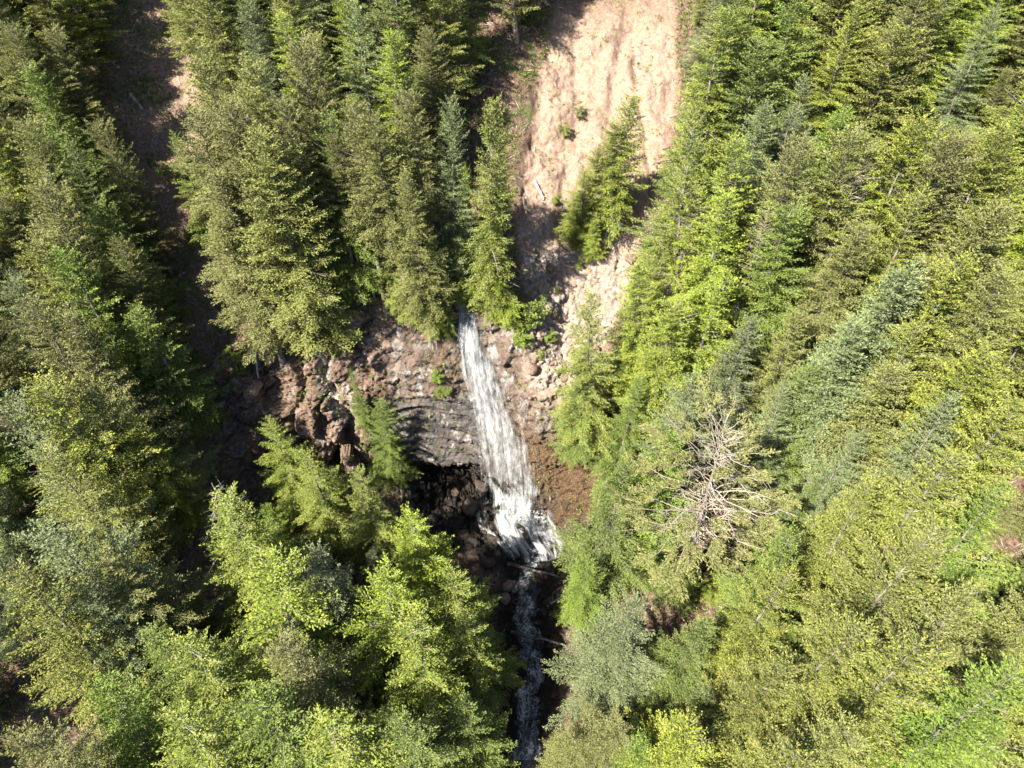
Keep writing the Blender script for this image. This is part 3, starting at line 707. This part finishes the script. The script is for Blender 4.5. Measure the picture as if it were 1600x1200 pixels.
def label_all():
    groups = {}
    for q in placed:
        if q['lab']: q['o']['label'] = q['lab']
        else: groups.setdefault((q['kind'], q['young'], zone(q['px'], q['py'])), []).append(q)
        q['o']['category'] = CAT.get(q['kind'], 'tree')
        q['o']['group'] = {'fir': 'olive firs of the forest', 'cedar': 'bright cedars round the ravine', 'spruce': 'pale spruces of the forest',
            'hemlock': 'green hemlocks of the forest', 'gold': 'golden conifers of the forest', 'sparse': 'thinning conifers with bare limbs',
            'maple': 'broadleaf bushes in the gaps', 'snag': 'bare dead trees'}[q['kind']]
    for (kd, yg, zn), qs in groups.items():
        qs.sort(key=lambda q: q['px'])
        for i, q in enumerate(qs):
            lk = ('small young '+LOOK[kd]) if yg else LOOK[kd]
            if len(qs) == 1: q['o']['label'] = f"{lk}, only one {zn}"
            else: q['o']['label'] = f"{lk}, {ORD[min(i, 19)]} {zn}"

# ------------------------------------------------------------------ water
def water_mat(name, flow, soft):
    t = NT(name); uv = t.attr('flow', 'Vector')
    a = t.noise(t.mapping(uv, flow[0]), 1, 5, .6, .3)
    b = t.noise(t.mapping(uv, flow[1]), 1, 6, .75, 1.2)
    e = t.noise(t.mapping(uv, flow[2]), 1, 3, .6)
    f = t.math('ADD', t.math('ADD', t.math('MULTIPLY', a, .45), t.math('MULTIPLY', b, .30)), t.math('MULTIPLY', e, .25))
    d = t.attr('dens')
    al = t.math('MULTIPLY', t.math('ADD', t.math('MULTIPLY', t.math('SUBTRACT', f, .5), soft), d), 1.0, True)
    c = t.ramp(f, [(.42, (.09, .10, .11)), (.50, (.22, .235, .25)), (.58, (.42, .43, .44))])
    p = t.principled(c, .5, t.bump(f, .6, .25), .25)
    tr = t.n.new('ShaderNodeBsdfTransparent'); mx = t.n.new('ShaderNodeMixShader')
    t.set(mx.inputs[0], al); t.l.new(tr.outputs[0], mx.inputs[1]); t.l.new(p, mx.inputs[2])
    return t.done(mx.outputs[0])
def foam_mat():
    t = NT('foam'); return t.done(t.principled((.45, .47, .49), .6, None, .3))
WF = water_mat('falling_water', [(1.3, .10, 1), (6.0, .33, 1), (3.2, 1.3, 1)], 3.1)
WS = water_mat('rapids', [(1.6, .9, 1), (4.5, 3.2, 1), (9, 7, 1)], 6.5)
FOAM = foam_mat()
# outline of the fall against the rock: (v, left px, right px, py)
FALL = [(.0, 716, 736, 470), (.05, 712, 748, 500), (.15, 711, 768, 545), (.3, 719, 790, 595), (.45, 730, 810, 650), (.6, 738, 834, 700),
        (.75, 743, 856, 755), (.87, 744, 874, 800), (.95, 758, 884, 838), (1.0, 782, 880, 872)]
fv = np.array([f[0] for f in FALL]); fl = np.array([f[1] for f in FALL]); fr_ = np.array([f[2] for f in FALL]); fy = np.array([f[3] for f in FALL])
def fall_sheet(name, off, seed, dens_k, shrink, parent, nv=240, nu=60):
    g = np.random.default_rng(seed); v = np.linspace(0, 1, nv); u = np.linspace(0, 1, nu)
    pts = np.zeros((nv, nu, 3)); fw = np.zeros((nv, nu, 3)); de = np.zeros((nv, nu))
    uu_, vv_ = np.meshgrid(u, v); G1 = fbm(np.stack([uu_.ravel()*6.5+.5*np.sin(vv_.ravel()*30), vv_.ravel()*9, np.full(nv*nu, 3.7+seed*.1)], -1), 3).reshape(nv, nu)
    for i, vv in enumerate(v):
        L = np.interp(vv, fv, fl); R = np.interp(vv, fv, fr_); py = np.interp(vv, fv, fy)
        c = (L+R)/2; L = c+(L-c)*shrink; R = c+(R-c)*shrink
        for j, uu in enumerate(u):
            px = L+(R-L)*uu
            p = cast(px, py+6*math.sin(uu*3.1))
            r = ray(px, py)
            bulge = off+.9*math.sin(math.pi*min(1, vv*1.1))*math.sin(math.pi*uu)
            pts[i, j] = np.array(p)-np.array(r)*bulge
            e = min(uu, 1-uu)*2
            wob_ = .05*math.sin(vv*23+seed)+.04*math.sin(vv*51+seed*2)
            core = math.exp(-((uu-(.32+.34*vv))/(.32+.10*vv))**2)                    # the heavy water runs down the right of the veil
            edge = max(0, min(1, (min(uu+wob_*.6, 1-uu+wob_)-.02)*5.0))
            fade = 1.40-.95*min(1, max(0, (vv-.06)/.36))+.40*min(1, max(0, (vv-.74)/.10))
            br_ = min(1, max(0, (vv-.70)/.10))                                       # broken into strands over the ledges at its foot
            st_ = G1[i, j]
            de[i, j] = dens_k*fade*(.24+.92*core)*edge-.35*(1-edge)+br_*(1.75*st_-.20)-.7*max(0, (vv-.93)/.07)*(.5-st_)
            fw[i, j] = (uu*(R-L)/14.0+seed*3, vv*26, seed)
    # water flies straight where the rock is ragged: smooth the depth along the flow
    for _ in range(40):
        pts[1:-1] = .25*pts[:-2]+.5*pts[1:-1]+.25*pts[2:]
        pts[:, 1:-1] = .25*pts[:, :-2]+.5*pts[:, 1:-1]+.25*pts[:, 2:]
    q = pts.reshape(-1, 3)
    n = fbm(np.column_stack([fw[..., 0].ravel()*1.4, fw[..., 1].ravel()*.22, np.full(len(q), seed)]), 3)
    n2 = fbm(np.column_stack([fw[..., 0].ravel()*3.5, fw[..., 1].ravel()*.9, np.full(len(q), seed)]), 3)
    pts = pts+(np.array([0, -1, .35])[None]*(n*.5+n2*.22)[:, None]).reshape(nv, nu, 3)
    # keep the sheet in front of the rock
    for i in range(nv):
        for j in range(nu):
            h = bvh.ray_cast(Vector((0, 0, CAM_H)), (Vector(pts[i, j])-Vector((0, 0, CAM_H))).normalized(), 300)[0]
            if h is not None:
                dh = (h-Vector((0, 0, CAM_H))).length; dp = (Vector(pts[i, j])-Vector((0, 0, CAM_H))).length
                if dp > dh-.12:
                    rr_ = (Vector(pts[i, j])-Vector((0, 0, CAM_H))).normalized(); pts[i, j] = Vector((0, 0, CAM_H))+rr_*(dh-.12)
    ii = np.arange(nv*nu).reshape(nv, nu)
    qd = np.stack([ii[:-1, :-1], ii[1:, :-1], ii[1:, 1:], ii[:-1, 1:]], -1).reshape(-1, 4)
    link(name, mesh_from(name, pts.reshape(-1, 3), qd, WF, True, {'flow': ('POINT', fw.reshape(-1, 3)), 'dens': ('POINT', de.ravel())}), parent)
    return pts
wroot = link('waterfall', None, kind='structure', label='tall white waterfall plunging down the dark rock into the ravine', category='waterfall')
lip = cast(727, 478); wroot.location = lip
S1 = fall_sheet('water_veil', .35, 1, .66, 1.06, None)
S2 = fall_sheet('water_veil', .75, 2, .40, .92, None)
S3 = fall_sheet('water_veil', 1.1, 5, .24, 1.0, None)
for o in [o for o in bpy.data.objects if o.name.startswith('water_veil')]:
    o.parent = wroot; o.matrix_parent_inverse = Matrix.Translation(-Vector(lip))
# spray: flecks of water torn off the veil
def flecks(name, c, size, mat, parent=None, stretch=2.0, seed=0, **pr):
    g = np.random.default_rng(seed); n = len(c)
    tet = np.array([[1, 0, -.7], [-.5, .87, -.7], [-.5, -.87, -.7], [0, 0, 1.4]])*.5
    sz = size*g.lognormal(0, .45, n)
    jit = g.normal(0, .18, (n, 4, 3))
    v = (tet[None]+jit)*sz[:, None, None]; v[..., 2] *= stretch
    v = v+c[:, None]
    b = np.arange(n)[:, None]*4
    f = np.concatenate([b+np.array([[0, 2, 1]]), b+np.array([[0, 1, 3]]), b+np.array([[1, 2, 3]]), b+np.array([[2, 0, 3]])])
    return link(name, mesh_from(name, v.reshape(-1, 3), f, mat), parent, **pr)
g = np.random.default_rng(5)
def sample(S, n, bias):
    nv, nu, _ = S.shape
    i = (g.random(n)**bias*(nv-1)).astype(int); j = g.integers(0, nu, n)
    return S[i, j]+g.normal(0, .16, (n, 3))
c1 = sample(S2, 5000, .7); c1 += np.array([0, -1, .2])*np.abs(g.normal(0, .35, len(c1)))[:, None]
# torn edges
e = S1[np.clip((g.random(5200)**.8*239).astype(int), 0, 239), np.where(g.random(5200) < .5, 2, 57)]+g.normal(0, .22, (5200, 3))
e = e[::3]
cc = np.concatenate([c1, e])
sp = flecks('spray', cc, .020, FOAM, wroot, 2.6, 1); sp.matrix_parent_inverse = Matrix.Translation(-Vector(lip)); sp['kind'] = 'stuff'

# stream: sheets of water following the bed, white where it breaks
def stream(name, path, seed, label, dens=.62, nv=120, nu=30, off=.42, **kw):
    """path: (left px, right px, py) rows traced along the bed"""
    a = np.array(path, float); t = np.linspace(0, 1, len(a)); pts = np.zeros((nv, nu, 3)); fw = np.zeros((nv, nu, 3)); de = np.zeros((nv, nu))
    for i in range(nv):
        q = i/(nv-1); L, R, py = [np.interp(q, t, a[:, k]) for k in range(3)]
        for j in range(nu):
            u = j/(nu-1); p = cast(L+(R-L)*u, py)
            pts[i, j] = np.array(p)+np.array([0, 0, off]); fw[i, j] = (u*(R-L)/26+seed, q*len(a)*1.3, seed); e = min(u, 1-u)*2
            de[i, j] = dens*min(1, e*1.8)-.45*(1-min(1, e*2.2))
    for _ in range(14):
        pts[1:-1] = .25*pts[:-2]+.5*pts[1:-1]+.25*pts[2:]; pts[:, 1:-1] = .25*pts[:, :-2]+.5*pts[:, 1:-1]+.25*pts[:, 2:]
    n = fbm(pts.reshape(-1, 3)*1.6, 4).reshape(nv, nu)
    pts[..., 2] += .25*n
    ii = np.arange(nv*nu).reshape(nv, nu); qd = np.stack([ii[:-1, :-1], ii[1:, :-1], ii[1:, 1:], ii[:-1, 1:]], -1).reshape(-1, 4)
    return link(name, mesh_from(name, pts.reshape(-1, 3), qd, WS, True, {'flow': ('POINT', fw.reshape(-1, 3)), 'dens': ('POINT', de.ravel())}), None,
                kind='structure', label=label, category='stream')
stream('stream', [(758, 868, 800), (770, 874, 830), (800, 872, 855), (818, 850, 878), (808, 834, 900), (796, 826, 925), (800, 848, 950), (796, 838, 975), (806, 850, 1000),
                  (804, 856, 1030), (816, 852, 1060), (800, 846, 1090), (806, 850, 1130), (790, 850, 1190)], 3, 'white foaming stream below the waterfall between dark banks', .40, 170, 36)
stream('upper_stream', [(690, 706, 395), (696, 716, 425), (704, 730, 450), (714, 740, 478)], 7, 'narrow creek running in shade to the waterfall lip', .55, 40, 12)
# dark water beneath the foam
def pool():
    t = NT('dark_water'); o = t.obj()
    p = t.n.new('ShaderNodeBsdfPrincipled'); p.inputs['Base Color'].default_value = (.012, .013, .011, 1); p.inputs['Roughness'].default_value = .08
    t.l.new(t.bump(t.noise(o, 2.2, 4), .5, .15), p.inputs['Normal'])
    ys = np.linspace(14, 44, 40); v = []; f = []
    for i, y in enumerate(ys):
        cx = float(np.interp(y, [-60, 0, 26, 31, 36, 42, 45], [4, 3, 1.6, 1.9, 1.5, 2.2, 3.4])); hw = 1.9+.5*math.sin(y*.9)
        for k in range(7):
            x = cx+hw*(k/3-1); v.append((x, y, np.interp(y, [14, 30, 42, 44], [-2.5, -2.0, -1.2, -.85])))
    for i in range(39):
        for k in range(6): a = i*7+k; f.append((a, a+1, a+8, a+7))
    link('pool_water', mesh_from('pool_water', np.array(v), f, t.done(p.outputs[0]), True), None, kind='structure', label='dark still water in the streambed', category='water')
pool()

# ------------------------------------------------------------------ boulders, logs, ground litter
def rock_mat(name, a, b, c3):
    t = NT(name); o = t.obj(); n = t.noise(o, 1.6, 6, .65); m = t.noise(o, 6, 5, .7)
    c = t.mix(t.ramp(m, [(.5, 0), (.66, .7)]), t.ramp(n, [(.3, a), (.65, b)]), c3)
    return t.done(t.principled(c, .75, t.bump(m, .8, .12), .35))
RK1 = rock_mat('wet_rock', (.012, .010, .009), (.045, .032, .024), (.09, .06, .038))
RK2 = rock_mat('brown_rock', (.07, .045, .035), (.18, .12, .09), (.26, .22, .19))
def boulder_mesh(seed, mat):
    import bmesh
    bm = bmesh.new(); bmesh.ops.create_icosphere(bm, subdivisions=4, radius=1)
    v = np.array([q.co[:] for q in bm.verts]); g = np.random.default_rng(seed)
    d = np.ones(len(v))
    for k in range(9):
        n = g.normal(size=3); n /= np.linalg.norm(n); h = g.uniform(.55, .85); dd = v@n
        over = dd > h; v[over] -= np.outer(dd[over]-h, n)*.9
    v *= (1+.10*fbm(v*1.6+seed, 4))[:, None]; v *= [1.15, .9, .72]
    for q, c in zip(bm.verts, v): q.co = c
    me = bpy.data.meshes.new('boulder'); bm.to_mesh(me); bm.free(); me.materials.append(mat)
    return me
BM = [boulder_mesh(s, RK1) for s in (1, 2)]+[boulder_mesh(s, RK2) for s in (3, 4)]
BOULD = [
 (752, 760, 1.1, 0, 'dark wet boulder under the overhang left of the waterfall'), (735, 790, 1.3, 1, 'big dark boulder in the shade left of the fall foot'),
 (722, 835, .9, 0, 'round dark boulder lowest on the shaded left bank'), (770, 842, 1.0, 1, 'dark boulder splashed by the left edge of the foam'),
 (762, 880, 1.0, 0, 'wet boulder above the first log across the stream'), (826, 838, .8, 0, 'brown wet boulder parting the foot of the waterfall'),
 (806, 868, .7, 0, 'small brown rock poking out of foam at the fall foot'), (838, 905, .6, 1, 'little wet rock right of the stream below the log'),
 (795, 915, .9, 2, 'reddish boulder on the left edge of the stream'), (788, 935, .8, 3, 'reddish brown rock just below another on left edge'),
 (858, 940, .8, 0, 'dark rock on right edge of the lower stream'), (812, 950, .5, 1, 'small dark rock in the middle of the lower stream'),
 (870, 1000, .9, 1, 'black rock near the bottom of the right stream edge'), (800, 1015, .7, 0, 'black rock near the bottom of the left stream edge'),
 (262, 862, 1.6, 2, 'pointed tan boulder at the foot of the dark chute'), (290, 880, 1.1, 3, 'smaller tan boulder right of the pointed one'),
 (255, 885, .9, 3, 'low brown boulder below the pointed tan one'), (345, 630, .8, 3, 'brown rock lying in the dark chute'),
 (395, 610, 1.2, 2, 'brown rock at the left end of the cliff'), (700, 800, .7, 0, 'small dark rock among others in the left shade'),
 (690, 835, 1.0, 1, 'dark angular rock by trees on the left bank'), (885, 790, .8, 0, 'dark brown rock on the right bank by the foam'),
 (880, 590, .8, 3, 'pale block at the bottom edge of the sandy scar'), (830, 575, .9, 2, 'tan block on the ledge right of the waterfall'),
 (860, 420, .7, 3, 'pale block sitting in the middle of the scar'), (985, 405, .8, 3, 'grey block at right edge of the scar')]
for px, py, s, k, lb in BOULD:
    p = cast(px, py)
    if p is None: continue
    o = link('boulder', BM[k], None, label=lb, category='rock', group='boulders in the ravine')
    o.location = p+Vector((0, 0, .1*s)); o.scale = (s,)*3; o.rotation_euler = (random.uniform(-.4, .4), random.uniform(-.4, .4), random.uniform(0, 6.28))

g = np.random.default_rng(9)
_ones = ['first']+_n+['twenty-first', 'twenty-second', 'twenty-third', 'twenty-fourth', 'twenty-fifth', 'twenty-sixth', 'twenty-seventh', 'twenty-eighth', 'twenty-ninth', 'thirtieth']
def stones(n, x0, x1, y0, y1, s0, s1, kinds, text, gp):
    spots = sorted(((g.uniform(y0, y1), g.uniform(x0, x1)) for _ in range(n)))
    for i, (py, px) in enumerate(spots):
        p = cast(px, py); s = g.uniform(s0, s1)
        o = link('stone', BM[kinds[int(g.integers(0, 2))]], None, label=text % _ones[i], category='rock', group=gp)
        o.location = p; o.scale = (s, s*g.uniform(.7, 1.2), s*g.uniform(.6, 1)); o.rotation_euler = tuple(g.uniform(-1, 1, 3)*[.5, .5, 3.1])
stones(30, 785, 878, 850, 1180, .22, .6, (0, 1), 'small wet stone in the streambed, %s counting down from the waterfall', 'wet stones in the streambed')
stones(16, 650, 760, 745, 860, .3, .8, (0, 1), 'shaded stone on the floor beneath the overhang, %s from its top', 'stones beneath the overhang')
stones(20, 815, 1000, 340, 585, .18, .5, (2, 3), 'loose pale stone on the sandy scar, %s from its top', 'loose stones on the scar')

MOSSB = bark_mat('mossy_bark', (.03, .024, .017), (.085, .075, .04))
def log(px0, py0, px1, py1, r, label, mat=MOSSB, name='fallen_log', lift=.25, stubs=7, l0=0, l1=0):
    a = cast(px0, py0)+Vector((0, 0, lift+l0)); b = cast(px1, py1)+Vector((0, 0, lift+l1))
    g = np.random.default_rng(int(px0*7+py0)); wd = Wood(); n = 9; s = np.linspace(0, 1, n)
    c = (a+b)/2; L = (b-a).length
    pts = np.array(a)[None]*(1-s)[:, None]+np.array(b)[None]*s[:, None]+g.normal(0, .03*L/6, (n, 3)); pts -= np.array(c)
    wd.tube(pts, r*(1-.45*s), 8)
    # closed ends
    tb = Wood()
    for k in range(stubs):
        q = g.uniform(.1, .95); p0 = pts[0]*(1-q)+pts[-1]*q; d = g.normal(size=3); d[2] = abs(d[2])*.8; d /= np.linalg.norm(d); l = g.uniform(.3, 1.1)
        tb.tube(np.array([p0, p0+d*l*.6, p0+d*l+g.normal(0, .08, 3)]), [r*.22, r*.14, .01], 4)
    o = link(name, wd.mesh(name, mat), None, label=label, category='log', group='fallen logs'); o.location = c
    if stubs: link('branch_stubs', tb.mesh('branch_stubs', mat), o)
    e = bpy.data.meshes.new('cut_end')
    return o
log(793, 885, 874, 905, .22, 'brown log lying across the stream just below the waterfall', lift=.6)
log(800, 990, 880, 1010, .18, 'thin dark log across the lowest bit of stream', lift=.6)
log(855, 948, 885, 930, .16, 'grey broken log leaning on the right stream bank', TWIG)
log(676, 405, 728, 396, .22, 'reddish log bridging the creek above the waterfall lip', lift=.8)
log(672, 285, 722, 345, .20, 'long pale leaning log among the cedars above the lip', TWIG, l0=5, l1=1)
log(666, 300, 700, 330, .13, 'shorter pale log crossing beside the long leaning one', TWIG, l0=4, l1=1)
log(835, 285, 850, 315, .22, 'curved grey log at the left edge of the sandy scar', TWIG)
log(955, 375, 962, 410, .15, 'thin grey log lying down the lower scar', TWIG)
log(240, 850, 275, 870, .25, 'weathered log beside the pointed boulder in the chute', TWIG)
log(395, 520, 405, 600, .18, 'bleached log hanging down the left end of the cliff', TWIG, stubs=16)
log(205, 150, 225, 175, .25, 'pale forked log at the very top of the chute', TWIG)
log(225, 655, 300, 640, .12, 'thin stick lying across the middle of the chute', TWIG)

# low undergrowth and litter: nobody could count it
def litter():
    g = np.random.default_rng(77); n = 110000
    nn = normals(P).reshape(-1, 3)
    ok = (y_ > 10) & (y_ < 125) & (np.abs(x_) < 100) & (nn[:, 2] > .35) & (flr < .3) & (wetshade_m < .3)
    cand = np.nonzero(ok)[0]
    # even spread: weight by cell area
    dA = np.linalg.norm(np.cross(np.gradient(P, axis=1), np.gradient(P, axis=0)), axis=-1).reshape(-1)[cand]
    cl = fbm(co[cand]*.25+5, 3)
    wgt = dA*np.clip(.35+cl*2.2, .03, 2)*np.where(cliff[cand] > .5, .35, 1)*np.where(scar[cand] > .4, .14, 1)
    pick = g.choice(cand, n, p=wgt/wgt.sum())
    p = co[pick]+g.normal(0, .12, (n, 3)); rep = 7
    pp = np.repeat(p, rep, 0)+g.normal(0, .10, (n*rep, 3))
    d = g.normal(size=(n*rep, 3)); d[:, 2] = np.abs(d[:, 2])+.4
    up = np.array([0, 0, 1.])+g.normal(0, .7, (n*rep, 3))
    me = leaf_quads('undergrowth', pp, d, g.uniform(.12, .32, n*rep), g.uniform(.07, .16, n*rep), up, g.random(n*rep), g.random(n*rep)**3, LM['hemlock'])
    link('undergrowth', me, None, kind='stuff', label='low green undergrowth on the forest floor', category='undergrowth')
    # dead twigs and sticks
    ok2 = (y_ > 10) & (y_ < 115) & (np.abs(x_) < 80) & (nn[:, 2] > .3) & (wetshade_m < .5) & (cliff < .5)
    cand = np.nonzero(ok2)[0]; dA = np.linalg.norm(np.cross(np.gradient(P, axis=1), np.gradient(P, axis=0)), axis=-1).reshape(-1)[cand]
    wgt = dA*np.where(scar[cand] > .4, .4, 1); m = 16000
    pick = g.choice(cand, m, p=wgt/wgt.sum()); p = co[pick]+[0, 0, .07]
    d = g.normal(size=(m, 3)); d -= (d*nn[pick]).sum(1)[:, None]*nn[pick]*.85; d /= np.linalg.norm(d, axis=1)[:, None]
    me = leaf_quads('forest_litter', p, d, g.uniform(.4, 1.9, m), g.uniform(.05, .10, m), nn[pick]+g.normal(0, .3, (m, 3)), g.random(m), g.random(m), TWIG)
    link('forest_litter', me, None, kind='stuff', label='dead sticks and twigs strewn over the ground', category='litter')
litter()
label_all()
# make sure no two labels agree
seen = {}
for o in sc.objects:
    if o.parent is None and 'label' in o:
        seen.setdefault(o['label'], []).append(o.name)
for k, v in seen.items():
    if len(v) > 1: print('DUP', k, v)
